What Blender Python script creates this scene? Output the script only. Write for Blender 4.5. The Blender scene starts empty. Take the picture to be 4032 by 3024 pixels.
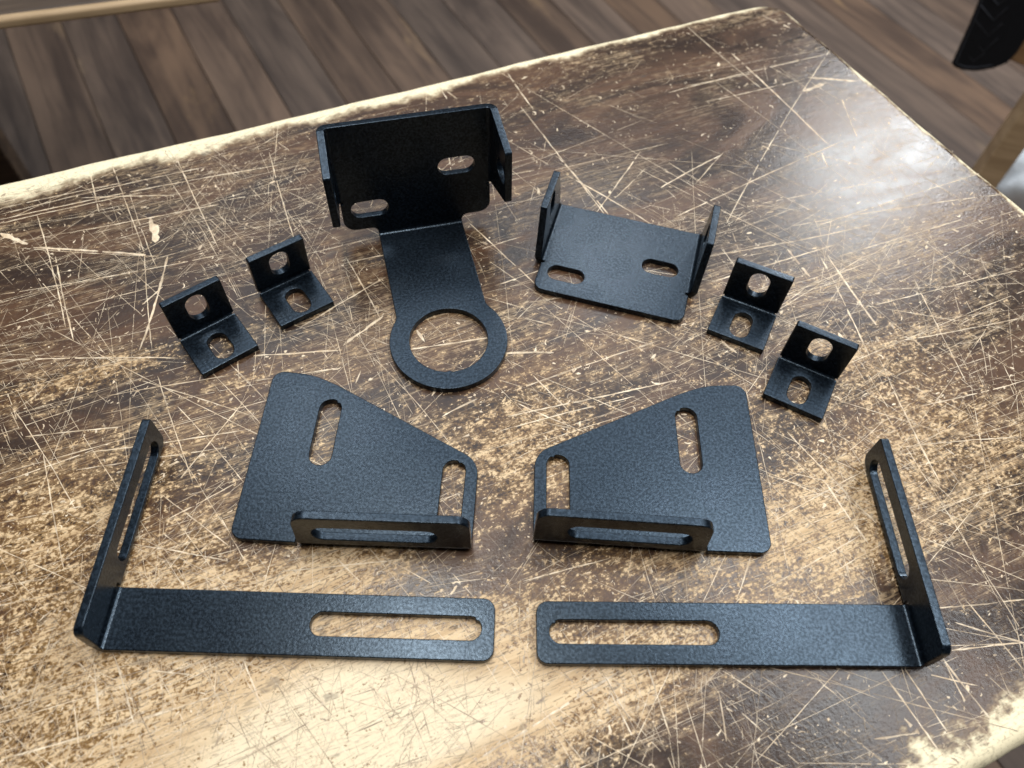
import bpy, bmesh, math, random
from mathutils import Vector, Matrix
from mathutils.geometry import tessellate_polygon

# ------------------------------------------------------------------ camera, world, lights
S = 0.001                       # everything below is measured in millimetres
scene = bpy.context.scene
COL = scene.collection
CAM_H, F_PX, PITCH, ROLL = 409.6, 3028.0, math.radians(56.8747), math.radians(3.1314)

fw = Vector((0, math.cos(PITCH), -math.sin(PITCH)))
r0 = Vector((1, 0, 0)); u0 = r0.cross(fw)
rt = math.cos(ROLL) * r0 + math.sin(ROLL) * u0
up = -math.sin(ROLL) * r0 + math.cos(ROLL) * u0

cam_d = bpy.data.cameras.new('camera')
cam_d.sensor_width = 36.0
cam_d.lens = F_PX / 4032 * 36.0
cam_d.clip_start = 0.01
cam_d.clip_end = 60
cam_d.dof.use_dof = True
cam_d.dof.focus_distance = 0.47
cam_d.dof.aperture_fstop = 7.0
cam = bpy.data.objects.new('camera', cam_d)
COL.objects.link(cam)
cam.matrix_world = Matrix(((rt.x, up.x, -fw.x, 0), (rt.y, up.y, -fw.y, 0), (rt.z, up.z, -fw.z, CAM_H * S), (0, 0, 0, 1)))
scene.camera = cam

world = bpy.data.worlds.new('World')
scene.world = world
world.use_nodes = True
bg = world.node_tree.nodes['Background']
bg.inputs['Color'].default_value = (0.86, 0.92, 1.0, 1)
bg.inputs['Strength'].default_value = 0.04

scene.view_settings.view_transform = 'Standard'
scene.view_settings.look = 'None'
scene.view_settings.exposure = 0.0
scene.view_settings.gamma = 1.0
scene.view_settings.use_curve_mapping = False

def lamp(name, loc, aim, sx, sy, power, color=(1, 1, 1), rot=0.0):
    d = bpy.data.lights.new(name, 'AREA')
    d.shape = 'RECTANGLE'; d.size = sx; d.size_y = sy; d.energy = power; d.color = color
    o = bpy.data.objects.new(name, d)
    COL.objects.link(o)
    o.location = loc
    q = (Vector(aim) - Vector(loc)).to_track_quat('-Z', 'Y')
    o.rotation_euler = (q.to_matrix() @ Matrix.Rotation(rot, 3, 'Z')).to_euler()
    return o

# rows of ceiling tubes above and behind the table, and a bright window-like lamp beyond the right corner
lamp('ceiling_bounce_fill', (0.05, 1.93, 2.0), (0.05, 1.88, 0), 3.2, 1.9, 38, (0.76, 0.88, 1.0))  # unseen soft area light, added in place of bounce from the ceiling
lamp('ceiling_tube_overhead', (-0.12, 0.30, 1.72), (-0.10, 0.30, 0), 0.9, 0.14, 20, (1.0, 0.98, 0.94), math.radians(16))
lamp('ceiling_tube_right', (0.95, 0.55, 1.72), (0.55, 0.40, 0), 1.2, 0.30, 19, (0.92, 0.97, 1.0), math.radians(27))
lamp('ceiling_lamp_behind', (0.27, 1.90, 1.70), (-0.05, 0.35, 0), 0.36, 0.22, 4.5, (1.0, 0.98, 0.95))
lamp('ceiling_lamp_left', (-0.59, 1.18, 1.70), (-0.05, 0.35, 0), 0.30, 0.22, 2.5, (1.0, 0.98, 0.95))
lamp('ceiling_lamp_far', (1.42, 2.46, 1.62), (0.29, 0.51, 0), 0.46, 0.34, 27, (0.97, 0.99, 1.0))

# ------------------------------------------------------------------ helpers
def unpx(px, py, z=0.0):
    """photo pixel -> point (mm) on the horizontal plane at height z (mm)"""
    d = fw + rt * ((px - 2016) / F_PX) - up * ((py - 1512) / F_PX)
    k = (z - CAM_H) / d.z
    return Vector((d.x * k, d.y * k, z))

def tag(o, label=None, cat=None, group=None, kind=None):
    if label: o['label'] = label
    if cat: o['category'] = cat
    if group: o['group'] = group
    if kind: o['kind'] = kind
    return o

def empty(name, loc=(0, 0, 0), rz=0.0, rx=0.0):
    o = bpy.data.objects.new(name, None)
    o.empty_display_size = 0.02
    COL.objects.link(o)
    o.location = Vector(loc) * S
    o.rotation_euler = (rx, 0, rz)
    return o

def mesh_obj(name, me, mat, parent=None):
    o = bpy.data.objects.new(name, me)
    COL.objects.link(o)
    if mat and not me.materials: me.materials.append(mat)
    if parent: o.parent = parent
    return o

def bm_obj(name, bm, mat, parent=None, smooth=False):
    me = bpy.data.meshes.new(name)
    bm.to_mesh(me); bm.free()
    if smooth:
        for p in me.polygons: p.use_smooth = True
    return mesh_obj(name, me, mat, parent)

class NT:
    """small node-tree writer"""
    def __init__(s, name, dim='3D'):
        s.dim = dim
        s.m = bpy.data.materials.new(name); s.m.use_nodes = True
        s.t = s.m.node_tree; s.n = s.t.nodes; s.l = s.t.links
        s.bsdf = s.n['Principled BSDF']
    def put(s, sock, v):
        if hasattr(v, 'is_linked') or isinstance(v, bpy.types.NodeSocket): s.l.new(v, sock)
        elif isinstance(v, (tuple, list)) and len(v) == 3 and sock.type == 'RGBA': sock.default_value = (*v, 1)
        else: sock.default_value = v
    def math(s, op, a, b=0.0, c=0.0, clamp=False):
        n = s.n.new('ShaderNodeMath'); n.operation = op; n.use_clamp = clamp
        s.put(n.inputs[0], a); s.put(n.inputs[1], b)
        if op in ('MULTIPLY_ADD', 'SMOOTH_MIN', 'SMOOTH_MAX'): s.put(n.inputs[2], c)
        return n.outputs[0]
    def add(s, a, b): return s.math('ADD', a, b)
    def sub(s, a, b): return s.math('SUBTRACT', a, b)
    def mul(s, a, b): return s.math('MULTIPLY', a, b)
    def mx(s, a, b): return s.math('MAXIMUM', a, b)
    def mn(s, a, b): return s.math('MINIMUM', a, b)
    def step(s, x, lo, hi, t0=0.0, t1=1.0):
        n = s.n.new('ShaderNodeMapRange'); n.interpolation_type = 'SMOOTHSTEP'
        s.put(n.inputs['Value'], x); s.put(n.inputs['From Min'], lo); s.put(n.inputs['From Max'], hi)
        s.put(n.inputs['To Min'], t0); s.put(n.inputs['To Max'], t1)
        return n.outputs['Result']
    def coord(s): return s.n.new('ShaderNodeTexCoord').outputs['Object']
    def mapping(s, v, loc=(0, 0, 0), rot=0.0, scale=(1, 1, 1)):
        n = s.n.new('ShaderNodeMapping'); s.put(n.inputs['Vector'], v)
        n.inputs['Location'].default_value = loc; n.inputs['Rotation'].default_value = (0, 0, rot); n.inputs['Scale'].default_value = scale
        return n.outputs[0]
    def noise(s, v, scale=1.0, detail=3.0, rough=0.55, dist=0.0):
        n = s.n.new('ShaderNodeTexNoise'); n.noise_dimensions = s.dim; s.put(n.inputs['Vector'], v)
        n.inputs['Scale'].default_value = scale; n.inputs['Detail'].default_value = detail
        n.inputs['Roughness'].default_value = rough; n.inputs['Distortion'].default_value = dist
        return n.outputs['Fac']
    def mix(s, f, a, b):
        n = s.n.new('ShaderNodeMix'); n.data_type = 'RGBA'
        s.put(n.inputs[0], f); s.put(n.inputs[6], a); s.put(n.inputs[7], b)
        return n.outputs[2]
    def mixf(s, f, a, b):
        n = s.n.new('ShaderNodeMix'); n.data_type = 'FLOAT'
        s.put(n.inputs[0], f); s.put(n.inputs[2], a); s.put(n.inputs[3], b)
        return n.outputs[0]
    def bump(s, h, strength=0.3, dist=0.001, normal=None):
        n = s.n.new('ShaderNodeBump'); s.put(n.inputs['Height'], h)
        n.inputs['Strength'].default_value = strength; n.inputs['Distance'].default_value = dist
        if normal: s.l.new(normal, n.inputs['Normal'])
        return n.outputs[0]
    def set(s, **k):
        names = dict(color='Base Color', rough='Roughness', spec='Specular IOR Level', metal='Metallic', normal='Normal', tint='Specular Tint', coat='Coat Weight', coat_rough='Coat Roughness')
        for a, v in k.items(): s.put(s.bsdf.inputs[names[a]], v)
        return s.m

# ------------------------------------------------------------------ materials
def mat_powder_coat():
    t = NT('black_powder_coat')
    c = t.coord()
    fine = t.noise(c, 640, 2, 0.7)
    mid = t.noise(c, 40, 2, 0.5)
    dust = t.step(t.noise(t.mapping(c, (3, 1, 2)), 420, 2, 0.6), 0.745, 0.80)
    col = t.mix(t.step(fine, 0.38, 0.68), (0.0016, 0.0026, 0.0042), (0.009, 0.014, 0.021))
    col = t.mix(t.mul(dust, 0.12), col, (0.35, 0.35, 0.35))
    h = fine
    return t.set(color=col, rough=t.step(mid, 0.3, 0.7, 0.26, 0.29), spec=t.step(fine, 0.34, 0.68, 0.34, 0.64), tint=(0.60, 0.79, 1.0), normal=t.bump(h, 0.16, 0.0005))

def mat_flat(name, col, rough=0.6, spec=0.4, scale=60, var=0.25, bump=0.2):
    t = NT(name)
    n = t.noise(t.coord(), scale, 4, 0.6)
    c2 = tuple(x * (1 - var) for x in col); c1 = tuple(min(1, x * (1 + var)) for x in col)
    return t.set(color=t.mix(t.step(n, 0.3, 0.7), c2, c1), rough=rough, spec=spec, normal=t.bump(n, bump, 0.001))

def mat_wood(name, dark, light, scale=1.0, rough=0.5, per_object=0.0):
    t = NT(name)
    c = t.coord()
    rnd = t.n.new('ShaderNodeObjectInfo').outputs['Random']
    if per_object:
        cb = t.n.new('ShaderNodeCombineXYZ'); t.put(cb.inputs[0], t.mul(rnd, 37.0)); t.put(cb.inputs[1], t.mul(rnd, 11.0))
        va = t.n.new('ShaderNodeVectorMath'); va.operation = 'ADD'; t.put(va.inputs[0], c); t.put(va.inputs[1], cb.outputs[0]); c = va.outputs[0]
    g = t.noise(t.mapping(c, scale=(2.2 * scale, 34 * scale, 34 * scale)), 1.0, 4, 0.6, 0.7)
    big = t.noise(t.mapping(c, scale=(1.6 * scale, 7 * scale, 7 * scale)), 1.0, 4, 0.6, 1.2)
    f = t.add(t.mul(g, 0.65), t.mul(big, 0.75))
    col = t.mix(t.step(f, 0.52, 0.92), dark, light)
    if per_object:
        patch = t.step(t.noise(t.mapping(c, scale=(2.3, 9, 9)), 1.0, 5, 0.65, 0.6), 0.60, 0.70)
        col = t.mix(t.mul(patch, 0.6), col, (0.34, 0.215, 0.115))
        hs = t.n.new('ShaderNodeHueSaturation'); t.put(hs.inputs['Color'], col)
        t.put(hs.inputs['Value'], t.math('MULTIPLY_ADD', rnd, per_object, 1 - per_object / 2))
        t.put(hs.inputs['Saturation'], t.math('MULTIPLY_ADD', t.math('FRACT', t.mul(rnd, 7.3)), 0.35, 0.80))
        col = hs.outputs[0]
    return t.set(color=col, rough=t.step(f, 0.5, 0.9, rough - 0.06, rough + 0.1), normal=t.bump(g, 0.25, 0.002))

# table frame: x along the grain, y across
TA = math.atan2(296, 610)
te = Vector((math.cos(TA), math.sin(TA), 0)); tn = Vector((-math.sin(TA), math.cos(TA), 0))
def tab(px, py):
    p = unpx(px, py); return p.dot(te), p.dot(tn)
T_FAR, T_NEAR, T_LEFT = 551.0, -52.0, -640.0
T_R0, T_R1 = 528.0, 566.0          # right end of the board: at the far edge / at the near edge

# where the varnish is worn away: (photo pixel, length along grain, length across grain, amount)
WEAR = [((1300, 2880), 100, 36, 0.34), ((1560, 2980), 110, 20, 0.16), ((520, 2800), 170, 60, 0.14), ((250, 2150), 75, 60, 0.12),
        ((1350, 2260), 60, 20, 0.10), ((1750, 2265), 60, 28, -0.10), ((2300, 2270), 80, 24, 0.05), ((3300, 1980), 60, 34, 0.12), ((3150, 2330), 70, 28, 0.07),
        ((2050, 1700), 60, 60, 0.08), ((330, 1490), 90, 14, 0.11), ((2250, 2800), 70, 30, 0.12), ((1000, 1480), 45, 14, 0.07),
        ((3450, 1620), 80, 40, 0.05), ((2600, 1250), 90, 22, 0.03), ((3300, 820), 60, 30, -0.06), ((3300, 2850), 110, 40, -0.12),
        ((2760, 500), 150, 70, -0.08), ((1400, 850), 150, 40, -0.04), ((3800, 1750), 50, 60, 0.07), ((2600, 2550), 90, 20, 0.05), ((2700, 1650), 120, 30, 0.04), ((3600, 1300), 80, 40, 0.04), ((1800, 2380), 330, 130, 0.055), ((700, 900), 140, 40, -0.05)]

def mat_table():
    t = NT('worn_varnished_wood', '2D')
    c = t.coord()
    sep = t.n.new('ShaderNodeSeparateXYZ'); t.put(sep.inputs[0], c); X, Y = sep.outputs[0], sep.outputs[1]
    # --- wear map
    low = t.noise(t.mapping(c, scale=(8, 19, 1)), 1.0, 4, 0.6, 0.5)
    wear = t.mul(t.sub(low, 0.5), 0.18)
    for (pp, lx, ly, amt) in WEAR:
        x, y = tab(*pp)
        m = t.mapping(c, (-x / lx, -y / ly, 0), 0, (1000.0 / lx, 1000.0 / ly, 0))
        vl = t.n.new('ShaderNodeVectorMath'); vl.operation = 'LENGTH'; t.put(vl.inputs[0], m)
        wear = t.add(wear, t.step(vl.outputs['Value'], 0.0, 1.7, amt, 0.0))
    # --- bare rim along the edges
    m1 = t.noise(t.mapping(c, scale=(430, 560, 1)), 1.0, 3, 0.62)
    m2 = t.noise(t.mapping(c, (0.3, 0.1, 0), 0.2, (120, 190, 1)), 1.0, 3, 0.6)
    slope = (T_R1 - T_R0) / (T_FAR - T_NEAR)
    d_far = t.sub(T_FAR * S, Y); d_near = t.sub(Y, T_NEAR * S)
    d_right = t.sub(t.math('MULTIPLY_ADD', Y, -slope, (T_R1 + slope * T_NEAR) * S), X)
    en = t.noise(t.mapping(c, scale=(22, 22, 1)), 1.0, 4, 0.62)
    en2 = t.noise(t.mapping(c, scale=(160, 160, 1)), 1.0, 3, 0.6)
    wob = t.add(t.mul(t.sub(en, 0.5), 0.034), t.mul(t.sub(en2, 0.5), 0.012))
    xfade = t.step(X, -0.1, 0.45, 1.0, 0.42)           # the far rim is worn widest towards the left
    e1 = t.step(t.add(t.math('DIVIDE', d_far, xfade), wob), 0.012, 0.030, 1.0, 0.0)
    e2 = t.step(t.add(t.add(d_near, wob), t.mul(t.sub(m2, 0.5), 0.02)), 0.009, 0.024, 1.0, 0.0)
    e3 = t.step(t.add(d_right, t.mul(wob, 0.5)), 0.0040, 0.0105, 1.0, 0.0)
    edge = t.mx(e1, t.mx(e2, e3))
    # --- fine pattern
    fine = t.add(t.mul(m1, 0.62), t.mul(m2, 0.45))
    # hairline scratches: ridges of strongly stretched noise in several directions
    hair = None
    for i, (a, k, w, ln) in enumerate([(0.02, 300, 0.016, 12), (1.15, 260, 0.014, 12), (1.45, 300, 0.014, 10), (0.5, 260, 0.014, 11), (-0.75, 280, 0.014, 11), (-1.25, 300, 0.014, 10)]):
        n = t.noise(t.mapping(c, (i * 1.7, i * 0.9, 0), a, (ln, k, 1)), 1.0, 1, 0.5)
        r = t.step(t.math('ABSOLUTE', t.sub(n, 0.5)), 0.0, w * 1.5, 1.0, 0.0)
        hair = r if hair is None else t.mx(hair, r)
    gate = t.step(t.add(t.mul(m2, 0.5), t.mul(low, 0.5)), 0.44, 0.60)
    wear_c = t.mn(wear, 0.30)
    score = t.add(fine, wear_c)
    bare = t.step(score, 0.672, 0.725)
    thin = t.step(score, 0.50, 0.66)
    hairs = t.mul(t.mul(hair, gate), t.step(wear, -0.10, 0.16, 0.12, 0.75))
    bare = t.mx(t.mx(bare, hairs), t.mul(edge, t.step(t.add(m1, t.mul(en2, 0.35)), 0.50, 0.62, 0.72, 1.0)))
    # --- colours
    grain = t.noise(t.mapping(c, scale=(11, 260, 1)), 1.0, 4, 0.6, 0.4)
    pores = t.step(t.noise(t.mapping(c, (1, 2, 0), 0.03, (130, 950, 1)), 1.0, 2, 0.5), 0.60, 0.66)
    tone = t.noise(t.mapping(c, (4, 4, 0), 0, (7, 22, 1)), 1.0, 4, 0.6, 0.8)
    varn = t.mix(t.step(tone, 0.36, 0.66), (0.034, 0.021, 0.016), (0.090, 0.045, 0.024))
    varn = t.mix(t.mul(t.step(grain, 0.45, 0.75), 0.5), varn, (0.052, 0.031, 0.019))
    amber = t.mix(grain, (0.19, 0.098, 0.034), (0.36, 0.215, 0.085))
    raw = t.mix(t.step(grain, 0.3, 0.7), (0.51, 0.34, 0.18), (0.70, 0.51, 0.30))
    raw = t.mix(t.step(wear, 0.26, 0.42), raw, (0.80, 0.66, 0.45))
    raw = t.mix(t.step(edge, 0.15, 0.9), raw, (0.90, 0.78, 0.53))
    raw = t.mix(t.mul(pores, t.mul(t.step(edge, 0.3, 0.9, 0.75, 0.22), t.step(wear, 0.2, 0.36, 1.0, 0.35))), raw, (0.06, 0.04, 0.025))
    col = t.mix(t.mul(thin, t.step(wear, 0.01, 0.18, 0.05, 0.92)), varn, amber)
    col = t.mix(bare, col, raw)
    stain = t.step(t.noise(t.mapping(c, (7, 3, 0), 0, (38, 60, 1)), 1.0, 3, 0.6), 0.70, 0.76)
    col = t.mix(t.mul(stain, 0.45), col, (0.055, 0.048, 0.045))
    rough = t.mixf(bare, t.step(tone, 0.3, 0.7, 0.20, 0.29), 0.55)
    h = t.add(m1, m2)
    return t.set(color=col, rough=rough, spec=0.34, normal=t.bump(h, 0.20, 0.0006))

def mat_scratch():
    t = NT('bare_scratch_wood')
    c = t.coord()
    n = t.noise(c, 160, 4, 0.65)
    at = t.n.new('ShaderNodeAttribute'); at.attribute_name = 'depth'
    shallow = t.mix(t.step(n, 0.3, 0.7), (0.085, 0.052, 0.031), (0.21, 0.135, 0.078))
    deep = t.mix(t.step(n, 0.3, 0.7), (0.60, 0.43, 0.26), (0.90, 0.75, 0.55))
    return t.set(color=t.mix(t.add(at.outputs['Fac'], t.mul(t.sub(n, 0.5), 0.4)), shallow, deep), rough=0.5, normal=t.bump(n, 0.3, 0.0005))

M_COAT = mat_powder_coat()
M_TABLE = mat_table()
M_SCRATCH = mat_scratch()
M_PLANK = mat_wood('old_floor_board', (0.080, 0.050, 0.036), (0.200, 0.125, 0.082), 1.0, 0.60, 0.42)
M_SUB = mat_flat('dark_subfloor', (0.010, 0.008, 0.007), 0.9)
M_PALE = mat_wood('pale_timber', (0.40, 0.27, 0.15), (0.62, 0.44, 0.26), 2.0, 0.55)
M_ORANGE = mat_wood('orange_timber', (0.26, 0.14, 0.06), (0.40, 0.235, 0.11), 2.0, 0.5)
M_BENCH = mat_wood('brown_bench_wood', (0.05, 0.034, 0.024), (0.15, 0.10, 0.065), 1.5, 0.5)
M_BLACKCLOTH = mat_flat('black_quilted_fabric', (0.0035, 0.0042, 0.0065), 0.75, 0.3, 300, 0.3, 0.4)
M_STITCH = mat_flat('dark_grey_stitching', (0.030, 0.032, 0.040), 0.7, 0.3, 300)
M_WHITE = mat_flat('white_sack_cloth', (0.72, 0.74, 0.76), 0.8, 0.3, 40, 0.06)

# ------------------------------------------------------------------ floor of planks
floor = empty('floor', (0, 0, -700)); tag(floor, 'dark worn wooden plank floor below the table', kind='structure')
PA = math.radians(121.5); pd = Vector((math.cos(PA), math.sin(PA), 0)); pnorm = Vector((math.sin(PA), -math.cos(PA), 0))
def box_bm(x0, x1, y0, y1, z0, z1, bev=0.0, seg=2):
    bm = bmesh.new()
    vs = [bm.verts.new(Vector((x, y, z)) * S) for x in (x0, x1) for y in (y0, y1) for z in (z0, z1)]
    for f in ((0, 1, 3, 2), (4, 6, 7, 5), (0, 4, 5, 1), (2, 3, 7, 6), (0, 2, 6, 4), (1, 5, 7, 3)): bm.faces.new([vs[i] for i in f])
    bmesh.ops.recalc_face_normals(bm, faces=bm.faces[:])
    if bev: bmesh.ops.bevel(bm, geom=bm.edges[:], offset=bev * S, segments=seg, affect='EDGES', profile=0.5)
    return bm
PW = 124.0
p_off = unpx(1744, 0, -700).dot(pnorm)
plank_me = None
rng = random.Random(4)
for i in range(-13, 14):
    if plank_me is None:
        bm = box_bm(-1650, 1650, 0.9, PW - 0.9, -22, 0, 1.6, 2)
        plank_me = bpy.data.meshes.new('plank'); bm.to_mesh(plank_me); bm.free(); plank_me.materials.append(M_PLANK)
    o = bpy.data.objects.new('plank', plank_me); COL.objects.link(o); o.parent = floor
    base = pnorm * (p_off + i * PW) + pd * 1150
    # local x runs along the board, local y along pnorm
    o.matrix_local = Matrix(((-pd.x, pnorm.x, 0, base.x * S), (-pd.y, pnorm.y, 0, base.y * S), (0, 0, 1, rng.uniform(-1.2, 0) * S), (0, 0, 0, 1)))
bm = box_bm(-2300, 2300, -700, 3000, -60, -24)
bm_obj('subfloor', bm, M_SUB, floor)

# ------------------------------------------------------------------ worktable
table = empty('worktable', (0, 0, -700)); tag(table, 'scarred dark varnished wooden worktable with pale worn edges', 'table')
def rounded_poly(pts, rads, seg=8):
    out = []
    n = len(pts)
    for i in range(n):
        p = Vector(pts[i]); a = Vector(pts[i - 1]); b = Vector(pts[(i + 1) % n]); r = rads[i]
        if r <= 0: out.append(p); continue
        d1 = (a - p).normalized(); d2 = (b - p).normalized()
        ang = d1.angle(d2); cut = r / math.tan(ang / 2); cut = min(cut, (a - p).length * 0.49, (b - p).length * 0.49)
        r = cut * math.tan(ang / 2)
        cen = p + (d1 + d2).normalized() * (r / math.sin(ang / 2))
        s = p + d1 * cut - cen; e = p + d2 * cut - cen
        a0 = math.atan2(s.y, s.x); da = math.atan2(e.y, e.x) - a0
        while da > math.pi: da -= 2 * math.pi
        while da < -math.pi: da += 2 * math.pi
        for k in range(seg + 1):
            q = a0 + da * k / seg; out.append(cen + Vector((math.cos(q), math.sin(q))) * r)
    return out
outline = rounded_poly([(T_LEFT, T_NEAR), (T_R1, T_NEAR), (T_R0, T_FAR), (T_LEFT, T_FAR)], [20, 26, 30, 20], 10)
# resample finely and let the worn edge wander a little
fine_o = []
for i in range(len(outline)):
    a, b = outline[i], outline[(i + 1) % len(outline)]
    k = max(1, int((b - a).length / 8))
    for j in range(k): fine_o.append(a + (b - a) * (j / k))
rng = random.Random(11)
def wob1(s, seed): return sum(math.sin(s * w + seed * k) * am for k, (w, am) in enumerate([(0.011, 0.9), (0.034, 0.5), (0.09, 0.28), (0.21, 0.15)], 1))
cum = 0; ring0 = []
for i, p in enumerate(fine_o):
    a, b = fine_o[i - 1], fine_o[(i + 1) % len(fine_o)]
    tng = (b - a).normalized(); nin = Vector((-tng.y, tng.x)); cum += (p - fine_o[i - 1]).length
    ring0.append((p + nin * wob1(cum, 2.0), nin))
bm = bmesh.new()
RND = 9.0
prof = [(RND * (1 - math.sin(q)), -RND * (1 - math.cos(q))) for q in [math.radians(x) for x in (0, 15, 30, 45, 60, 75, 90)]]  # inset, z
rings = []
for ins, z in prof + [(0.0, -44.0), (4.0, -48.0)]:
    rings.append([bm.verts.new(Vector((p.x + n.x * ins, p.y + n.y * ins, z)) * S) for p, n in ring0])
for ra, rb in zip(rings, rings[1:]):
    for i in range(len(ra)):
        j = (i + 1) % len(ra)
        f = bm.faces.new((ra[i], rb[i], rb[j], ra[j])); f.smooth = True
bm.faces.new(rings[0]); bm.faces.new(list(reversed(rings[-1])))
bmesh.ops.recalc_face_normals(bm, faces=bm.faces[:])
top = bm_obj('table_top', bm, M_TABLE, table)
top.location = (0, 0, 0.7); top.rotation_euler = (0, 0, TA)
for (lx, ly) in ((-580, 10), (-580, 490), (480, 10), (470, 490)):
    leg = bm_obj('table_leg', box_bm(-32, 32, -32, 32, 0, 652, 3), M_BENCH, table)
    p = te * lx + tn * ly; leg.location = (p.x * S, p.y * S, 0); leg.rotation_euler = (0, 0, TA)

# scratches and chips in the varnish: slivers of bare wood lying in the table top
def scratch_field():
    rng = random.Random(23)
    bm = bmesh.new()
    DL = bm.verts.layers.float.new('depth')
    ZS = 0.06
    def inside(x, y):
        return T_LEFT + 12 < x < T_R0 + (T_FAR - y) * (T_R1 - T_R0) / (T_FAR - T_NEAR) - 5 and T_NEAR + 6 < y < T_FAR - 10
    cnt = [0]
    def strip(pts, w, taper=True, breaks=0.0, depth=1.0):
        n = len(pts); prev = None
        z = ZS + 0.03 * rng.random()
        ph = rng.uniform(0, 50)
        for i, (x, y) in enumerate(pts):
            if not inside(x, y): prev = None; continue
            a = pts[max(0, i - 1)]; b = pts[min(n - 1, i + 1)]
            dx, dy = b[0] - a[0], b[1] - a[1]; l = math.hypot(dx, dy) or 1
            f = i / (n - 1)
            ww = w * (0.65 + 0.25 * math.sin(ph + i * 0.9) + 0.6 * rng.random())
            if taper: ww *= min(1.0, 12 * f + 0.3, 12 * (1 - f) + 0.3)
            ww = max(0.05, ww)
            o = rng.uniform(-0.12, 0.12) * w
            v1 = bm.verts.new(Vector((x - dy / l * (ww / 2 + o), y + dx / l * (ww / 2 + o), z)) * S)
            v2 = bm.verts.new(Vector((x + dy / l * (ww / 2 - o), y - dx / l * (ww / 2 - o), z)) * S)
            dd = min(1.0, max(0.0, depth + 0.25 * math.sin(ph * 3 + i * 0.31))); v1[DL] = dd; v2[DL] = dd
            if prev and rng.random() > breaks: bm.faces.new((prev[0], prev[1], v2, v1)); cnt[0] += 2
            prev = (v1, v2)
    def line(x0, y0, x1, y1, w, bow=0.0, jit=0.12, breaks=0.0, depth=1.0):
        L = math.hypot(x1 - x0, y1 - y0); k = max(4, min(60, int(L / 3.0)))
        nx, ny = -(y1 - y0) / L, (x1 - x0) / L
        j = 0; pts = []
        for i in range(k + 1):
            f = i / k; j = 0.7 * j + rng.uniform(-jit, jit)
            o = bow * 4 * f * (1 - f) + j
            pts.append((x0 + (x1 - x0) * f + nx * o, y0 + (y1 - y0) * f + ny * o))
        strip(pts, w, True, breaks, depth)
    def chip(x, y, r, ang, el):
        if not inside(x, y): return
        k = rng.randint(6, 9); z = ZS + 0.04 * rng.random(); vs = []
        for i in range(k):
            q = 2 * math.pi * i / k; rr = r * rng.uniform(0.35, 1.15)
            a, b = math.cos(q) * rr * el, math.sin(q) * rr
            vs.append(bm.verts.new(Vector((x + a * math.cos(ang) - b * math.sin(ang), y + a * math.sin(ang) + b * math.cos(ang), z)) * S))
        dd = rng.choice((0.35, 0.6, 0.8, 1.0))
        for v in vs: v[DL] = dd
        bm.faces.new(vs); cnt[0] += k - 2
    # long scratches copied from the photograph: (photo pixels of both ends, width in mm)
    for (a, b, w) in SCRATCHES:
        (x0, y0), (x1, y1) = tab(*a), tab(*b)
        L = math.hypot(x1 - x0, y1 - y0)
        line(x0, y0, x1, y1, w, rng.uniform(-0.012, 0.012) * L, 0.14, 0.03, rng.uniform(0.7, 1.0))
    # all the rest: mostly along or steeply across the grain, some at any angle
    def angle():
        r = rng.random()
        if r < 0.36: return rng.gauss(-0.02, 0.10)
        if r < 0.60: return rng.gauss(-1.20, 0.18)
        if r < 0.76: return rng.gauss(1.25, 0.25)
        if r < 0.88: return rng.gauss(0.42, 0.15)
        return rng.uniform(-1.57, 1.57)
    blobs = [(*tab(*pp), lx, ly, amt) for (pp, lx, ly, amt) in WEAR]
    def wearat(x, y): return sum(amt * math.exp(-1.6 * (((x - bx) / lx) ** 2 + ((y - by) / ly) ** 2)) for bx, by, lx, ly, amt in blobs)
    def dens(x, y):
        d = 0.30 + 0.14 * math.sin(x * 0.011 + 1.3) * math.sin(y * 0.017 + 0.4) + 2.2 * max(0.0, wearat(x, y))
        if y > 340 and x > 60: d *= 0.30
        if y > 300 and x > 330: d *= 0.5
        return min(1.0, d)
    # value noise, so that scratches gather in some places and leave others alone
    grid = {}
    def vn(x, y, c):
        gx, gy = x / c, y / c; ix, iy = math.floor(gx), math.floor(gy); fx, fy = gx - ix, gy - iy
        def g(a, b):
            if (c, a, b) not in grid: grid[(c, a, b)] = rng.random()
            return grid[(c, a, b)]
        fx = fx * fx * (3 - 2 * fx); fy = fy * fy * (3 - 2 * fy)
        return (g(ix, iy) * (1 - fx) + g(ix + 1, iy) * fx) * (1 - fy) + (g(ix, iy + 1) * (1 - fx) + g(ix + 1, iy + 1) * fx) * fy
    n = 0
    while n < 9500:
        x, y = rng.uniform(-430, 565), rng.uniform(T_NEAR, T_FAR)
        k = 0.55 * vn(x, y, 90) + 0.45 * vn(x, y, 31)
        if rng.random() > dens(x, y) * max(0.03, (k - 0.28) * 3.2): continue
        a0 = angle(); fam = rng.choice((1, 1, 1, 2, 3, 5)); spread = rng.uniform(3, 14)
        for _ in range(fam):
            a = a0 + rng.gauss(0, 0.05); L = min(330, rng.lognormvariate(2.75, 0.95))
            q = rng.gauss(0, spread); u = rng.gauss(0, 10)
            cx, cy = x - math.sin(a0) * q + math.cos(a0) * u, y + math.cos(a0) * q + math.sin(a0) * u
            depth = rng.choice((0.1, 0.25, 0.4, 0.55, 0.7, 0.85, 1.0))
            w = min(0.40, rng.lognormvariate(-1.75, 0.35)) * (0.9 + 0.003 * min(L, 150))
            line(cx - math.cos(a) * L / 2, cy - math.sin(a) * L / 2, cx + math.cos(a) * L / 2, cy + math.sin(a) * L / 2, w, rng.gauss(0, 0.010) * L, 0.10, rng.choice((0.02, 0.06, 0.15, 0.3)), depth)
            n += 1
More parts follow.
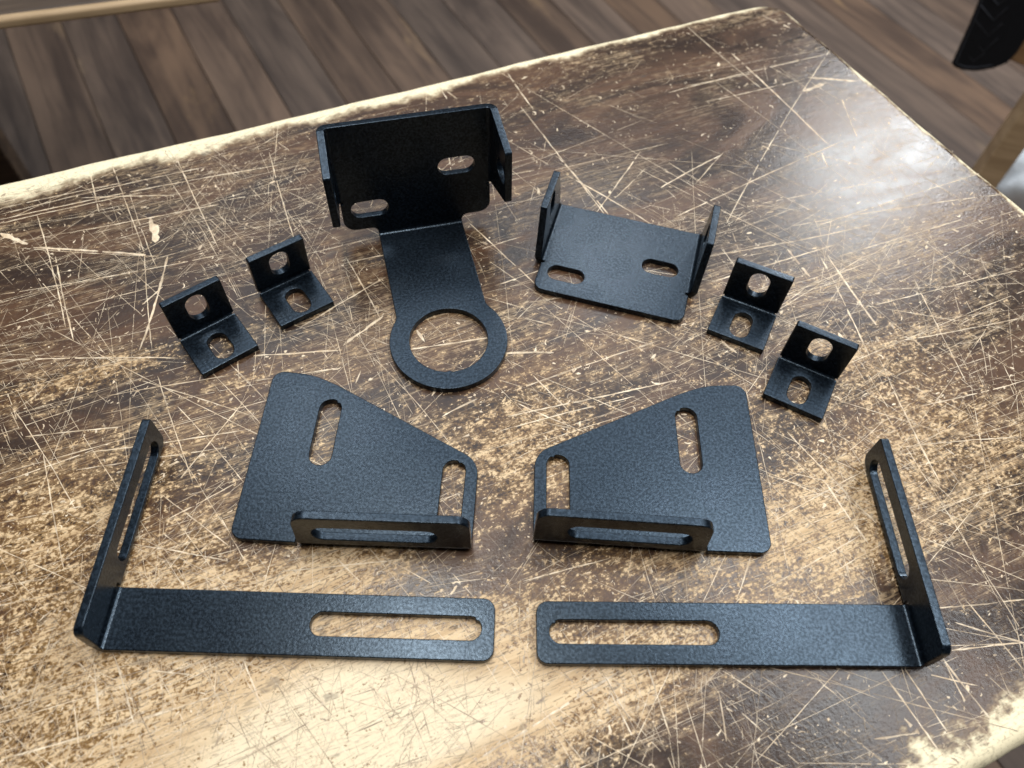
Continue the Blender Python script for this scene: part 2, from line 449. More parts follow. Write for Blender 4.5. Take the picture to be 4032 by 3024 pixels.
    for _ in range(230):                               # long knife lines
        x, y = rng.uniform(-420, 540), rng.uniform(T_NEAR, T_FAR - 20)
        if (y > 340 and x > 60) and rng.random() > 0.45: continue
        a = rng.choice((rng.gauss(-0.03, 0.07), rng.gauss(-0.03, 0.07), rng.gauss(-1.20, 0.12), rng.gauss(1.22, 0.2), rng.gauss(-0.75, 0.2), rng.gauss(0.4, 0.15)))
        L = rng.uniform(90, 360)
        line(x - math.cos(a) * L / 2, y - math.sin(a) * L / 2, x + math.cos(a) * L / 2, y + math.sin(a) * L / 2, rng.uniform(0.18, 0.40), rng.gauss(0, 0.008) * L, 0.09, rng.choice((0.02, 0.08)), rng.uniform(0.35, 1.0))
    n = 0
    while n < 6500:
        x, y = rng.uniform(-430, 565), rng.uniform(T_NEAR, T_FAR)
        if rng.random() > 0.25 + dens(x, y): continue
        n += 1
        for _ in range(rng.choice((1, 1, 2, 3))):      # chips come in small families, some are bent like commas
            cx, cy, r, a = x + rng.gauss(0, 4), y + rng.gauss(0, 3), min(1.6, rng.lognormvariate(-0.95, 0.5)), rng.gauss(0.2, 0.9)
            if rng.random() < 0.45:
                k = rng.uniform(-0.9, 0.9); pts = []
                for i in range(6):
                    pts.append((cx, cy)); cx += math.cos(a) * r * 0.9; cy += math.sin(a) * r * 0.9; a += k * rng.uniform(0.2, 1.0)
                strip(pts, r * 0.75, True, 0, rng.choice((0.4, 0.7, 1.0)))
            else: chip(cx, cy, r, a, rng.uniform(1.0, 3.0))
    o = bm_obj('scratches', bm, M_SCRATCH, table)
    o.location = (0, 0, 0.7); o.rotation_euler = (0, 0, TA)
    tag(o, kind='stuff')

SCRATCHES = [  # traced on the photograph
    ((0, 800), (290, 727), 0.7), ((0, 822), (480, 722), 0.6), ((0, 845), (820, 655), 0.6), ((0, 865), (1100, 650), 0.8), ((0, 880), (560, 758), 0.7),
    ((320, 780), (690, 770), 0.8), ((340, 905), (860, 805), 0.8), ((40, 960), (480, 880), 0.5), ((440, 645), (570, 1000), 0.6), ((350, 660), (390, 835), 0.7),
    ((145, 845), (260, 1290), 0.7), ((570, 1000), (600, 1380), 0.6), ((690, 610), (860, 980), 0.6), ((1060, 600), (1160, 950), 0.6), ((510, 760), (620, 1060), 0.4),
    ((0, 970), (620, 1010), 0.5), ((130, 975), (590, 1005), 1.5), ((220, 1010), (290, 1340), 0.9), ((660, 1010), (550, 1380), 1.4), ((0, 1160), (880, 1000), 0.5),
    ((0, 1290), (640, 1120), 0.5), ((600, 880), (620, 950), 5.5), ((592, 860), (612, 955), 3.0), ((0, 920), (110, 960), 3.0), ((640, 1130), (560, 1200), 1.0),
    ((880, 790), (1200, 740), 0.5), ((930, 1180), (1120, 1120), 0.5), ((0, 1420), (700, 1410), 0.8), ((1000, 1400), (1330, 1380), 1.0), ((1350, 1360), (1510, 1245), 1.6),
    ((1180, 1290), (1520, 1090), 0.9), ((1350, 1040), (1540, 1000), 0.6), ((1360, 1010), (1500, 1260), 0.7), ((1930, 1395), (2180, 1388), 1.4), ((1615, 1375), (1925, 1330), 1.0),
    ((1640, 1300), (1672, 1345), 1.8), ((1970, 1120), (2140, 1060), 0.6), ((1850, 880), (2120, 1130), 0.7), ((1900, 980), (2060, 930), 0.6), ((1810, 440), (2160, 650), 0.5),
    ((2000, 290), (2100, 430), 0.9), ((1760, 360), (1800, 390), 1.0), ((2050, 420), (2500, 1000), 0.7), ((1730, 340), (1760, 390), 0.7), ((2230, 690), (2560, 880), 0.9),
    ((2350, 835), (2520, 600), 0.8), ((2600, 740), (2840, 610), 0.9), ((2420, 780), (2540, 665), 0.5), ((2200, 620), (2400, 850), 0.9), ((2650, 860), (3330, 550), 0.8),
    ((2860, 880), (3280, 180), 0.6), ((2880, 210), (3260, 570), 1.1), ((2700, 100), (3000, 350), 0.6), ((2632, 365), (3270, 210), 0.7), ((2780, 400), (3170, 310), 0.6),
    ((2700, 340), (2960, 290), 0.5), ((3180, 305), (3370, 320), 1.7), ((3165, 360), (3245, 330), 3.4), ((3000, 60), (3110, 110), 1.0), ((3315, 390), (3375, 540), 0.9),
    ((2990, 560), (3430, 660), 0.4), ((2740, 720), (2850, 600), 0.5), ((2632, 640), (2760, 720), 0.5), ((3230, 590), (3260, 660), 1.0), ((3120, 890), (3990, 760), 0.7),
    ((3200, 895), (3900, 670), 0.6), ((3300, 1010), (3800, 860), 0.6), ((2780, 1010), (3450, 880), 0.9), ((2800, 1110), (3300, 960), 0.9), ((2900, 1240), (3450, 1020), 0.7),
    ((3230, 1010), (3430, 1420), 1.0), ((3260, 1010), (3450, 1280), 1.3), ((3100, 980), (3190, 1090), 1.6), ((3050, 1230), (3400, 1010), 0.5), ((3300, 1310), (3330, 1350), 2.0),
    ((2840, 1340), (2900, 1390), 2.4), ((2060, 1250), (2180, 1280), 0.7), ((2020, 1540), (2600, 1340), 0.8), ((2000, 1640), (2700, 1490), 0.8), ((1960, 1700), (2500, 1560), 0.6),
    ((2040, 1590), (2300, 1700), 0.6), ((2100, 1480), (2240, 1620), 0.6), ((1700, 1560), (1760, 1470), 1.8), ((1740, 1640), (1880, 1570), 1.0), ((1400, 1510), (1420, 1460), 0.9),
    ((1000, 1500), (1330, 1450), 0.6), ((560, 1500), (1000, 1640), 0.5), ((420, 1560), (900, 1480), 0.6), ((620, 1480), (760, 1900), 0.5), ((700, 1600), (960, 1900), 0.5),
    ((360, 1780), (980, 1690), 0.6), ((300, 1850), (900, 1760), 0.5), ((650, 2050), (930, 1900), 0.6), ((640, 1950), (900, 2150), 0.5), ((100, 1720), (480, 1680), 0.6),
    ((0, 1900), (400, 1760), 0.6), ((60, 1620), (300, 2010), 0.5), ((0, 2060), (330, 1990), 0.5), ((170, 1790), (250, 2240), 0.6), ((500, 2140), (900, 2210), 0.5),
    ((370, 2610), (395, 2840), 0.9), ((460, 2610), (530, 2860), 0.9), ((0, 2990), (900, 2720), 0.8), ((310, 2610), (380, 2690), 0.6), ((290, 2760), (310, 2940), 0.6),
    ((960, 2600), (1050, 2840), 0.7), ((600, 2640), (780, 2660), 0.6), ((1900, 2980), (2440, 2640), 1.0), ((2400, 2720), (2500, 2920), 0.6), ((2540, 2600), (2640, 2900), 0.7),
    ((2830, 2720), (2860, 2920), 0.6), ((3470, 2640), (3700, 2960), 0.8), ((3540, 2600), (3730, 2880), 0.7), ((3710, 2590), (3900, 2830), 0.8), ((3720, 2610), (3800, 2760), 0.7),
    ((3560, 2830), (3620, 2890), 2.2), ((3440, 2910), (3620, 2885), 0.8), ((3640, 2650), (3850, 2700), 0.6), ((3560, 2400), (4032, 2360), 0.6), ((3760, 2450), (4032, 2530), 0.7),
    ((3750, 2560), (4032, 2530), 0.7), ((3800, 2360), (4032, 2640), 0.6), ((3100, 1700), (3450, 2060), 0.8), ((3250, 1900), (3420, 2140), 1.0), ((3050, 2050), (3500, 1800), 0.6),
    ((3060, 1850), (3500, 1950), 0.5), ((2990, 2330), (3400, 2100), 0.6), ((2900, 2360), (2960, 2180), 0.7), ((3500, 1500), (3700, 1900), 0.7), ((3620, 1600), (4032, 1500), 0.6),
    ((3560, 1760), (4032, 1720), 0.6), ((3700, 2000), (4032, 1900), 0.5), ((3500, 1350), (4032, 1250), 0.6), ((3600, 1100), (3800, 1500), 0.6), ((3450, 1200), (4032, 1060), 0.6),
    ((1330, 2200), (1420, 2290), 0.7), ((1500, 2190), (1700, 2300), 0.5), ((1100, 2250), (1600, 2200), 0.6), ((2060, 2290), (2400, 2200), 0.6), ((700, 1900), (980, 1560), 0.6),
]
scratch_field()

# ------------------------------------------------------------------ sheet-metal brackets
T = 4.8            # sheet thickness
BEV = 0.55
def arc_pts(cx, cy, r, a0, a1, n):
    return [(cx + r * math.cos(math.radians(a0 + (a1 - a0) * i / n)), cy + r * math.sin(math.radians(a0 + (a1 - a0) * i / n))) for i in range(n + 1)]
def slot_pts(cx, cy, length, width, ang, nick=None):
    """obround outline, ang = direction of its long axis in degrees"""
    h = (length - width) / 2; r = width / 2
    pts = arc_pts(h, 0, r, -90, 90, 14) + arc_pts(-h, 0, r, 90, 270, 14)
    if nick is not None:      # small burr left by the cutter
        pts[nick] = (pts[nick][0] - math.copysign(0.9, pts[nick][0] - math.copysign(h, pts[nick][0])), pts[nick][1] - math.copysign(0.5, pts[nick][1]))
    a = math.radians(ang); c, s = math.cos(a), math.sin(a)
    return [(cx + x * c - y * s, cy + x * s + y * c) for x, y in pts]

def sheet_bm(outer, holes):
    """flat sheet with holes, bevelled rims, top face at +T/2 and bottom at -T/2 (mm)"""
    cu = bpy.data.curves.new('sheet', 'CURVE'); cu.dimensions = '2D'; cu.fill_mode = 'BOTH'
    for loop in [outer] + holes:
        sp = cu.splines.new('POLY'); sp.points.add(len(loop) - 1); sp.use_cyclic_u = True
        for p, q in zip(sp.points, loop): p.co = (q[0], q[1], 0, 1)
    cu.extrude = T / 2 - BEV; cu.bevel_depth = BEV; cu.bevel_resolution = 2; cu.offset = -BEV
    o = bpy.data.objects.new('sheet', cu); COL.objects.link(o)
    me = bpy.data.meshes.new_from_object(o.evaluated_get(bpy.context.evaluated_depsgraph_get()))
    bpy.data.objects.remove(o); bpy.data.curves.remove(cu)
    bm = bmesh.new(); bm.from_mesh(me); bpy.data.meshes.remove(me)
    bmesh.ops.remove_doubles(bm, verts=bm.verts[:], dist=0.002)
    bmesh.ops.recalc_face_normals(bm, faces=bm.faces[:])
    return bm
def cut(bm, co, no):
    bmesh.ops.bisect_plane(bm, geom=bm.verts[:] + bm.edges[:] + bm.faces[:], dist=0.0005, plane_co=(*co, 0), plane_no=(*no, 0))
def cut_bend(bm, co, no, R, theta, n=8):
    """parallel cuts across a bend zone that starts at co and runs along no"""
    for i in range(n + 1):
        s = R * theta * i / n
        cut(bm, (co[0] + no[0] * s, co[1] + no[1] * s), no)
def bend(s, c, R, theta):
    """s past the bend start, c height above mid-sheet -> (along, height above mid-sheet)"""
    if s <= 0: return s, c
    p = min(s / R, theta)
    x, z = (R - c) * math.sin(p), R - (R - c) * math.cos(p)
    e = s - R * theta
    if e > 0: x += e * math.cos(theta); z += e * math.sin(theta)
    return x, z

def part_obj(name, bm, keep, parent):
    """the faces of bm for which keep(face) is true, as one part"""
    b = bm.copy(); b.faces.ensure_lookup_table()
    bmesh.ops.delete(b, geom=[f for f in b.faces if not keep[f.index]], context='FACES')
    for v in b.verts: v.co *= S
    for e in b.edges:
        e.smooth = not (len(e.link_faces) == 2 and e.calc_face_angle(0) > math.radians(38))
    for f in b.faces: f.smooth = True
    me = bpy.data.meshes.new(name); b.to_mesh(me); b.free()
    o = mesh_obj(name, me, M_COAT, parent)
    w = o.modifiers.new('weighted_normals', 'WEIGHTED_NORMAL'); w.keep_sharp = True; w.weight = 100
    return o

def split(bm, regions, parent):
    """regions: list of (name, test on the flat face centre); first match wins"""
    out = []
    lay = [None] * len(bm.faces)
    for i, f in enumerate(bm.faces):
        c = f.calc_center_median()
        for k, (nm, test) in enumerate(regions):
            if test(c.x, c.y): lay[i] = k; break
    return lay

def finish(bm, regions, mapper, parent):
    bm.faces.ensure_lookup_table(); bm.faces.index_update()
    lay = split(bm, regions, parent)
    for v in bm.verts: v.co = Vector(mapper(v.co.x, v.co.y, v.co.z))
    bmesh.ops.recalc_face_normals(bm, faces=bm.faces[:])
    for k, (nm, _) in enumerate(regions):
        part_obj(nm, bm, [q == k for q in lay], parent)
    bm.free()

RI = 2.2; R = RI + T / 2; Q = math.pi / 2

# --- slotted L brackets ------------------------------------------------------------
def l_bracket(label, origin, ang, mir):
    L, W, V, HT = 199.4, 32.4, 122.6, 27.2
    t = empty('slotted_l_bracket', (origin[0], origin[1], 0), ang); tag(t, label, 'bracket', 'mirrored pair of long slotted L brackets')
    # flat: x along the strip from the inner face of the flange, bend starts at x = RI and runs towards -x
    fl = HT - T / 2 - R                  # straight length of the flange after the bend
    bx = RI; ex = bx - R * Q - fl       # outer edge of the flange in the flat
    lowx = bx - R * Q + (R - T / 2) + T / 2   # free part of the flange reaches down to the table
    outer = rounded_poly([(bx + 2.0, W), (lowx - 0.2 + 0.6, W), (lowx - 0.2 + 0.6, W + 1.4), (lowx, W + 1.5), (lowx, V), (ex, V), (ex, 1.0), (bx - R * Q * 0.75, 1.0), (bx - 1, 0.0), (L, 0), (L, W)],
                         [0, 0, 0, 0, 6.5, 2.0, 5.0, 4.0, 0.5, 6.0, 6.5], 6)
    # simple notch between strip and the free part of the flange
    outer = []
    outer += rounded_poly([(L, 0), (L, W), (bx + 1.5, W), (bx - R * Q, W), (bx - R * Q, W + 1.4), (lowx, W + 1.4), (lowx, V), (ex, V), (ex, 1.5), (bx - R * Q * 0.8, 1.0), (bx - 1.0, 0)],
                          [6.0, 6.5, 0, 0, 0, 0, 6.0, 2.0, 5.0, 3.0, 0], 6)
    zc = 11.6; sxc = bx - R * Q - (zc - T / 2 - R)   # slot centre in the flange, height zc
    slots = [slot_pts(148.0, 16.4, 89.0, 12.2, 0, 11), slot_pts(sxc, 79.8, 71.0, 12.2, 90)]
    bm = sheet_bm([(x * mir, y) for x, y in outer], [[(x * mir, y) for x, y in s] for s in slots])
    cut_bend(bm, (bx * mir, 0), (-mir, 0), R, Q)
    cut(bm, (12 * mir, 0), (mir, 0))
    def mp(x, y, c):
        x *= mir
        s = bx - x
        if y > W + 0.7: X, Z = R + (-c) , R + s - R * Q     # free part of the flange: straight up, no bend
        else: X, Z = bend(s, c, R, Q)
        if y > W + 0.7: X = (R - c)
        return ((bx - X) * mir, y, Z + T / 2)
    # faces with a seam in flat stock: base_plate is everything beyond the bend
    finish(bm, [('flange', lambda x, y: x * mir < bx + 0.0), ('slotted_strip', lambda x, y: True)], mp, t)
    return t
l_bracket('long black slotted L bracket on the same table side as the ring bracket', (-201.0, 90.5), math.radians(1.36), 1)
l_bracket('long black slotted L bracket on the same table side as the flat U bracket', (219.6, 104.2), math.radians(2.56), -1)

# --- wedge-shaped plates with a slotted lip ------------------------------------------
def wedge_plate(label, origin, ang, mir):
    t = empty('slotted_wedge_plate', (origin[0], origin[1], 0), ang); tag(t, label, 'bracket', 'mirrored pair of wedge plates')
    B = 133.2
    fa = math.radians(2.0); ca, sa = math.cos(fa), math.sin(fa)
    P0 = Vector((38.2, -0.6))            # where the outer face of the lip starts, on the table
    def flat(a, s): return (P0.x + a * ca + s * sa, P0.y + a * sa - s * ca)   # a along the fold, s outward (towards the front)
    th = math.radians(94.0)
    s0 = -(R + T / 2) * 1.0              # bend starts this far behind the outer face
    slen = 35.0 - T / 2 - R
    s1 = s0 + R * th + slen              # rim of the lip in the flat
    aw = 95.0
    pts = [(0, 0), (36.6, 0), (36.6, 9.0)]
    rad = [7.0, 0, 0]
    pts += [flat(0, s0 - 1.0), flat(0.0, s0 + R * th), flat(0.9, s1), flat(aw, s1), flat(aw, s0 + R * th), (B, 12.0), (B, 0)]
    pts = [(0, 0), (36.6, 0), (36.6, 8.5), flat(0, s0 - 1.0), flat(0, s0 + R * th), flat(0.9, s1), flat(aw - 0.3, s1), (B + 0.4, 6.0), (B, 57.5), (0, 122.8)]
    rads = [7.0, 0.4, 0, 0, 0, 8.0, 8.0, 0, 15.0, 0]
    # hypotenuse with a large crown at its upper end and a small corner
    body = rounded_poly(pts[:9] + [(42.0, 103.6), (24.5, 110.6), (0, 111.8)], rads[:8] + [15.0, 70.0, 60.0, 7.0], 10)
    slots = [slot_pts(40.0, 70.6, 45.0, 13.2, 90, 4), slot_pts(119.4, 34.6, 44.5, 13.2, 90, 5)]
    zc = 17.6
    c = flat(43.6, s0 + R * th + (zc - T / 2 - R))
    slots.append(slot_pts(c[0], c[1], 67.5, 13.4, math.degrees(fa)))
    bm = sheet_bm([(x * mir, y) for x, y in body], [[(x * mir, y) for x, y in s] for s in slots])
    b0 = flat(0, s0); no = (sa, -ca)
    cut_bend(bm, (b0[0] * mir, b0[1]), (no[0] * mir, no[1]), R, th)
    def fs(x, y):
        d = Vector((x, y)) - P0
        return d.x * ca + d.y * sa, d.x * sa - d.y * ca
    def mp(x, y, c):
        x *= mir
        a, s = fs(x, y)
        if s <= s0 or x < 37.2: return (x * mir, y, c + T / 2)
        X, Z = bend(s - s0, c, R, th)
        q = flat(a, s0 + X)
        return (q[0] * mir, q[1], Z + T / 2)
    finish(bm, [('slotted_lip', lambda x, y: fs(x * mir, y)[1] > s0 and x * mir > 37.4), ('base_plate', lambda x, y: True)], mp, t)
    return t
wedge_plate('black wedge plate with slotted lip, on the same table side as the ring bracket', (-151.0, 153.0), math.radians(-0.71), 1)
wedge_plate('black wedge plate with slotted lip, on the same table side as the flat U bracket', (150.0, 161.3), math.radians(1.13), -1)

# --- small angle brackets ---------------------------------------------------------------
def angle_bracket(label, origin, ang, lean=0.0, tilt=0.0):
    t = empty('small_angle_bracket', (origin[0], origin[1], 0), math.radians(ang)); tag(t, label, 'bracket', 'four small angle brackets')
    W, D, HT = 38.6, 38.2, 37.6
    th = Q - math.radians(lean)
    b0 = D - T / 2 - R                   # bend start (the front edge is y = 0)
    s1 = b0 + R * th + (HT - T / 2 - R)
    nb = b0 + R * th * 0.5
    outer = rounded_poly([(0, 0), (W, 0), (W, nb - 1.3), (W - 1.5, nb - 0.9), (W - 1.5, nb + 0.9), (W, nb + 1.3), (W, s1), (0, s1), (0, nb + 1.3), (1.5, nb + 0.9), (1.5, nb - 0.9), (0, nb - 1.3)],
                         [0.8, 0.8, 0.6, 0, 0, 0.6, 1.2, 1.2, 0.6, 0, 0, 0.6], 4)
    slots = [slot_pts(W / 2, 14.0, 21.8, 12.6, 90), slot_pts(W / 2, s1 - 13.6, 21.2, 13.0, 90)]
    bm = sheet_bm(outer, slots)
    cut_bend(bm, (0, b0), (0, 1), R, th)
    def mp(x, y, c):
        Y, Z = bend(y - b0, c, R, th)
        return (x, b0 + Y, Z + T / 2)
    finish(bm, [('base_plate', lambda x, y: y < b0), ('upright_flange', lambda x, y: True)], mp, t)
    return t
angle_bracket('small black angle bracket standing right beside the flat U bracket', (127.9, 316.3), -23.2, 1.5)
angle_bracket('small black angle bracket with another one between it and the flat U bracket', (158.6, 267.4), -25.7, 0.5)
angle_bracket('small black angle bracket with another one between it and the ring bracket', (-193.6, 258.3), 40.3, 0)
angle_bracket('small black angle bracket standing right beside the tab of the ring bracket', (-152.9, 299.0), 37.4, -5)

# --- U-shaped part shared by the flat U bracket and the ring bracket ----------------------
U_W, U_V0, U_V1, U_D = 105.6, 25.5, 84.0, 38.5
TH_F = math.radians(88.5)
fb = 2.2                                  # the flange bend starts this far inside the inner faces
def u_outline(tabbed):
    so = U_D - (R - T / 2) + R * TH_F - RI * 0 # flat length from bend start to flange rim
    xl = fb; xr = U_W - fb
    lo, hi = 37.3, 75.0
    right = [(U_W - 0.6, U_V0 - 1.6), (xr - 0.5, U_V0 - 1.0), (xr - 0.5, U_V0 + 0.4), (xr + R * TH_F, U_V0 + 0.4), (xr + so, lo), (xr + so, hi), (xr + R * TH_F, U_V1), (xr - 1, U_V1)]
    left = [(U_W - x, y) for x, y in reversed(right)]
    rr = [0.5, 0, 0, 1, 1.8, 1.8, 2.0, 0]; rl = list(reversed(rr))
    return right, left, rr, rl, xl, xr, so
def u_slots(so, xl, xr):
    return [slot_pts(19.9, 17.8, 25.8, 13.0, 0), slot_pts(U_W - 23.6, 43.2, 25.4, 13.0, 0),
            slot_pts(xr + so - 11.6, 54.5, 19.5, 13.0, 0), slot_pts(xl - so + 11.6, 54.5, 19.5, 13.0, 0)]
def u_bend(x, c, xl, xr):
    """x across the channel -> (x, height above mid-sheet) with both flanges turned up"""
    if x > xr: X, Z = bend(x - xr, c, R, TH_F); return xr + X, Z
    if x < xl: X, Z = bend(xl - x, c, R, TH_F); return xl - X, Z
    return x, c

def u_bracket():
    t = empty('u_bracket', (0, 0, 0)); tag(t, 'black U bracket lying flat with two slots and two upright side flanges', 'bracket')
    right, left, rr, rl, xl, xr, so = u_outline(False)
    outer = rounded_poly([(0.4, 0), (U_W - 0.6, 0)] + right + left, [7.0, 7.0] + rr + rl, 6)
    bm = sheet_bm(outer, u_slots(so, xl, xr))
    cut_bend(bm, (xr, 0), (1, 0), R, TH_F); cut_bend(bm, (xl, 0), (-1, 0), R, TH_F)
    def mp(x, y, c):
        if y < U_V0 - 0.3: return (x, y, c + T / 2)
        X, Z = u_bend(x, c, xl, xr); return (X, y, Z + T / 2)
    finish(bm, [('side_flange', lambda x, y: y > U_V0 - 0.3 and x > xr), ('side_flange', lambda x, y: y > U_V0 - 0.3 and x < xl), ('base_plate', lambda x, y: True)], mp, t)
    a = math.radians(-12.97)
    o = Vector((25.12, 341.05, 0)) + Vector((math.cos(a), math.sin(a), 0)) * -15.7
    t.location = o * S; t.rotation_euler = (0, 0, a)
u_bracket()

def ring_bracket():
    t = empty('ring_bracket', (-42.8, 296.3, 0), math.radians(16.4)); tag(t, 'black bracket with a large ring on the table and an upright slotted channel behind', 'bracket')
    right, left, rr, rl, xl, xr, so = u_outline(True)
    uc = 53.6                            # the tab is centred here across the channel
    hw = 30.3                            # half width of the tab
    lean = math.radians(4.8); TB = Q - lean
    yf = 102.9                           # inner fold line: distance from the ring centre
    # flat y: 0 at ring centre; tab bend starts at yb, channel's v = 0 sits at flat y = yv
    yb = yf - RI
    yv = yb + R * TB + (10.2 - T / 2 - R)
    def fv(p): return (p[0] - uc, p[1] + yv)
    # ring and tab outline
    ro = 38.4; rf = 11.0
    cxf = hw + rf; cyf = math.sqrt((ro + rf) ** 2 - cxf ** 2)
    ang0 = math.degrees(math.atan2(cyf, cxf))
    ring = arc_pts(0, 0, ro, 180 - ang0, 360 + ang0, 72)           # round the front of the ring, left fillet to right fillet
    fil_r = arc_pts(cxf, cyf, rf, 180 + ang0, 180, 8)
    fil_l = [(-x, y) for x, y in reversed(fil_r)]
    pts = [(x, y) for x, y in fil_l] + ring[1:-1] + fil_r
    body = rounded_poly([(hw, yv - 30), (hw, yv + 0.6), (U_W - 0.6 - uc, yv + 0.6)] + [fv(p) for p in right] + [fv(p) for p in left] + [(0.4 - uc, yv + 0.6), (-hw, yv + 0.6), (-hw, yv - 30)],
                        [0, 4.5, 8.5] + rr + rl + [8.5, 4.5, 0], 6)
    outer = [tuple(p) for p in pts] + [tuple(p) for p in body]
    holes = [[(x * k, y * k) for i, (x, y) in enumerate(arc_pts(0, 0, 25.4, 0, 360, 72)[:-1]) for k in [0.968 if i == 52 else 1.0]]] + [[fv(p) for p in s] for s in u_slots(so, xl, xr)]
    bm = sheet_bm(outer, holes)
    cut_bend(bm, (xr - uc, 0), (1, 0), R, TH_F); cut_bend(bm, (xl - uc, 0), (-1, 0), R, TH_F)
    cut_bend(bm, (0, yb), (0, 1), R, TB)
    def mp(x, y, c):
        u, v = x + uc, y - yv
        if v > U_V0 - 0.3: u, c = u_bend(u, c, xl, xr)
        Y, Z = bend(y - yb, c, R, TB)
        return (u - uc, yb + Y, Z + T / 2)
    finish(bm, [('side_flange', lambda x, y: y - yv > U_V0 - 0.3 and x + uc > xr), ('side_flange', lambda x, y: y - yv > U_V0 - 0.3 and x + uc < xl),
                ('ring_tab', lambda x, y: y < yb), ('back_plate', lambda x, y: True)], mp, t)
ring_bracket()

# ------------------------------------------------------------------ things beyond the table
def to_px(p):
    d = Vector(p) - Vector((0, 0, CAM_H)); z = d.dot(fw)
    return 2016 + F_PX * d.dot(rt) / z, 1512 - F_PX * d.dot(up) / z

def bench():
    zt = -110
    a = unpx(0, 70, zt); b = unpx(600, -4, zt)
    d = (b - a).normalized()
    t = empty('low_bench', (a.x, a.y, -700), math.atan2(d.y, d.x)); tag(t, 'brown wooden bench with a light-catching edge painted pale standing behind the table on the floor', 'bench')
    h = 700 + zt
    bm_obj('bench_top', box_bm(-1100, 240, 9, 410, h - 13, h - 1, 3), M_BENCH, t)
    bm_obj('lit_front_edge', box_bm(-1100, 240, -3, 8.6, h - 13, h, 4, 3), M_PALE, t)  # light caught by the rounded edge, put into the colour as paler timber
    for (x, y) in ((-1000, 40), (-1000, 370), (-250, 40), (-250, 370)):
        bm_obj('bench_leg', box_bm(x - 25, x + 25, y - 25, y + 25, 0, h - 13.5, 3), M_BENCH, t)
bench()

def stand():
    p = unpx(3748, 880, -700)
    ztop = -700
    while to_px((p.x, p.y, ztop))[1] > 205 and ztop < 300: ztop += 5
    view = Vector((p.x, p.y, 0)).normalized(); rgt = Vector((view.y, -view.x, 0))
    t = empty('wooden_stand', (p.x, p.y, -700), math.atan2(rgt.y, rgt.x)); tag(t, 'pale timber leg and rail of a stand beside the table corner', 'stand')
    L = ztop + 700
    leg = bm_obj('leg', box_bm(-22, 22, -22, 22, 0, L + 30, 3), M_PALE, t); leg.rotation_euler = (0, 0, math.radians(24))
    bm_obj('rail', box_bm(-128, 260, 23, 49, L - 66, L - 12, 3), M_ORANGE, t)
    return p, ztop, view, rgt

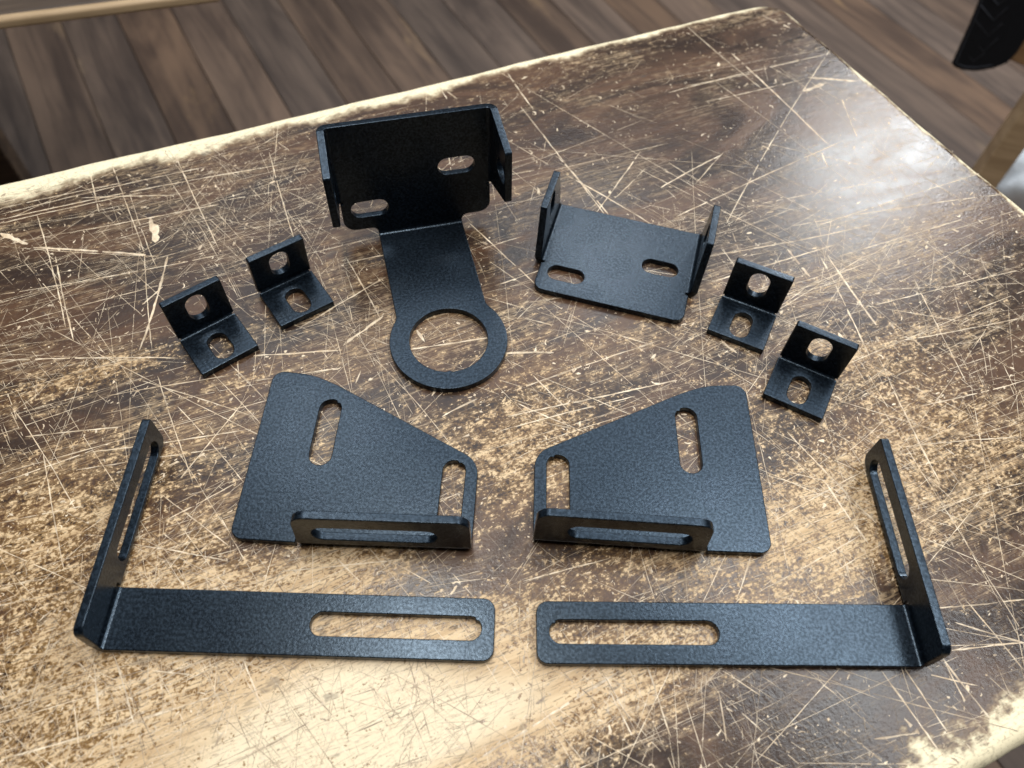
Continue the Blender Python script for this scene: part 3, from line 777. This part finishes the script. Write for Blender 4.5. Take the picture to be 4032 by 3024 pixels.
def quilted_cover():
    p, zt, view, rgt = stand()
    o = Vector((p.x, p.y, 0)) - view * 30
    def on_plane(px, py):
        d = fw + rt * ((px - 2016) / F_PX) - up * ((py - 1512) / F_PX)
        c = Vector((0, 0, CAM_H)); k = (o - c).dot(view) / d.dot(view); q = c + d * k
        return (q - o).dot(rgt), q.z
    pts = [on_plane(*q) for q in [(3880, -60), (3820, 85), (3745, 250), (3756, 266), (3795, 277), (3850, 278), (3915, 265), (3968, 243), (4005, 205), (4040, 150), (4140, -60)]]
    z0 = min(z for _, z in pts)
    base = o + Vector((0, 0, z0))
    t = empty('quilted_cover', base, math.atan2(rgt.y, rgt.x)); tag(t, 'black quilted cover with chevron stitching hanging over the timber rail', 'cover')
    bm = bmesh.new()
    def yb(x, z): return 4.0 * math.sin(x * 0.03) + 3.0 * math.sin(z * 0.025 + 1)
    P2 = rounded_poly([Vector((x, z - z0)) for x, z in pts], [0, 0, 6, 6, 10, 10, 10, 10, 10, 10, 0], 3)
    ft = [bm.verts.new(Vector((q.x, -5 + yb(q.x, q.y), q.y)) * S) for q in P2]
    bk = [bm.verts.new(Vector((q.x, 5 + yb(q.x, q.y), q.y)) * S) for q in P2]
    n = len(P2)
    bm.faces.new(ft); bm.faces.new(list(reversed(bk)))
    for i in range(n): bm.faces.new((ft[i], bk[i], bk[(i + 1) % n], ft[(i + 1) % n]))
    bmesh.ops.triangulate(bm, faces=[f for f in bm.faces if len(f.verts) > 4])
    bmesh.ops.recalc_face_normals(bm, faces=bm.faces[:])
    pad = bm_obj('pad', bm, M_BLACKCLOTH, t)
    def seam(name, path, r=1.5):
        b = bmesh.new(); prev = None
        for i, (x, z) in enumerate(path):
            a = path[max(0, i - 1)]; c = path[min(len(path) - 1, i + 1)]
            dx, dz = c[0] - a[0], c[1] - a[1]; l = math.hypot(dx, dz) or 1
            ring = []
            for k in range(6):
                q = 2 * math.pi * k / 6
                ring.append(b.verts.new(Vector((x - dz / l * r * math.cos(q), -5.3 + yb(x, z) + r * math.sin(q), z + dx / l * r * math.cos(q))) * S))
            if prev:
                for k in range(6): b.faces.new((prev[k], prev[(k + 1) % 6], ring[(k + 1) % 6], ring[k]))
            prev = ring
        return bm_obj(name, b, M_STITCH, pad, True)
    def loc(px, py): x, z = on_plane(px, py); return x, z - z0
    edge = [loc(*q) for q in [(3890, -50), (3832, 90), (3762, 248), (3800, 264), (3850, 265), (3912, 253)]]
    seam('edge_stitch', edge)
    for k in range(5):
        dy = -60 + k * 62
        seam('chevron_stitch', [loc(3880 - k * 20, dy + 10), loc(3935 - k * 20, dy + 75), loc(3990 - k * 20 + 5, dy + 20)] if k < 4 else [loc(3800, 205), loc(3835, 240), loc(3880, 205)], 1.4)
quilted_cover()

def sack():
    rng = random.Random(5)
    p = unpx(4075, 745, -700)
    bm = bmesh.new()
    bmesh.ops.create_icosphere(bm, subdivisions=4, radius=1.0)
    for v in bm.verts:
        c = v.co.copy()
        k = 1 + 0.10 * math.sin(5 * c.x + 2 * c.y) + 0.08 * math.sin(9 * c.y + 4 * c.z) + 0.05 * math.sin(17 * c.x - 13 * c.y)
        v.co = Vector((c.x * 120 * k, c.y * 100 * k, max(0.0, (c.z + 0.35) * 80 * k))) * S
    o = bm_obj('white_sack', bm, M_WHITE, None, True)
    o.location = p * S
    tag(o, 'white crumpled sack lying on the floor behind the timber leg', 'sack')
sack()
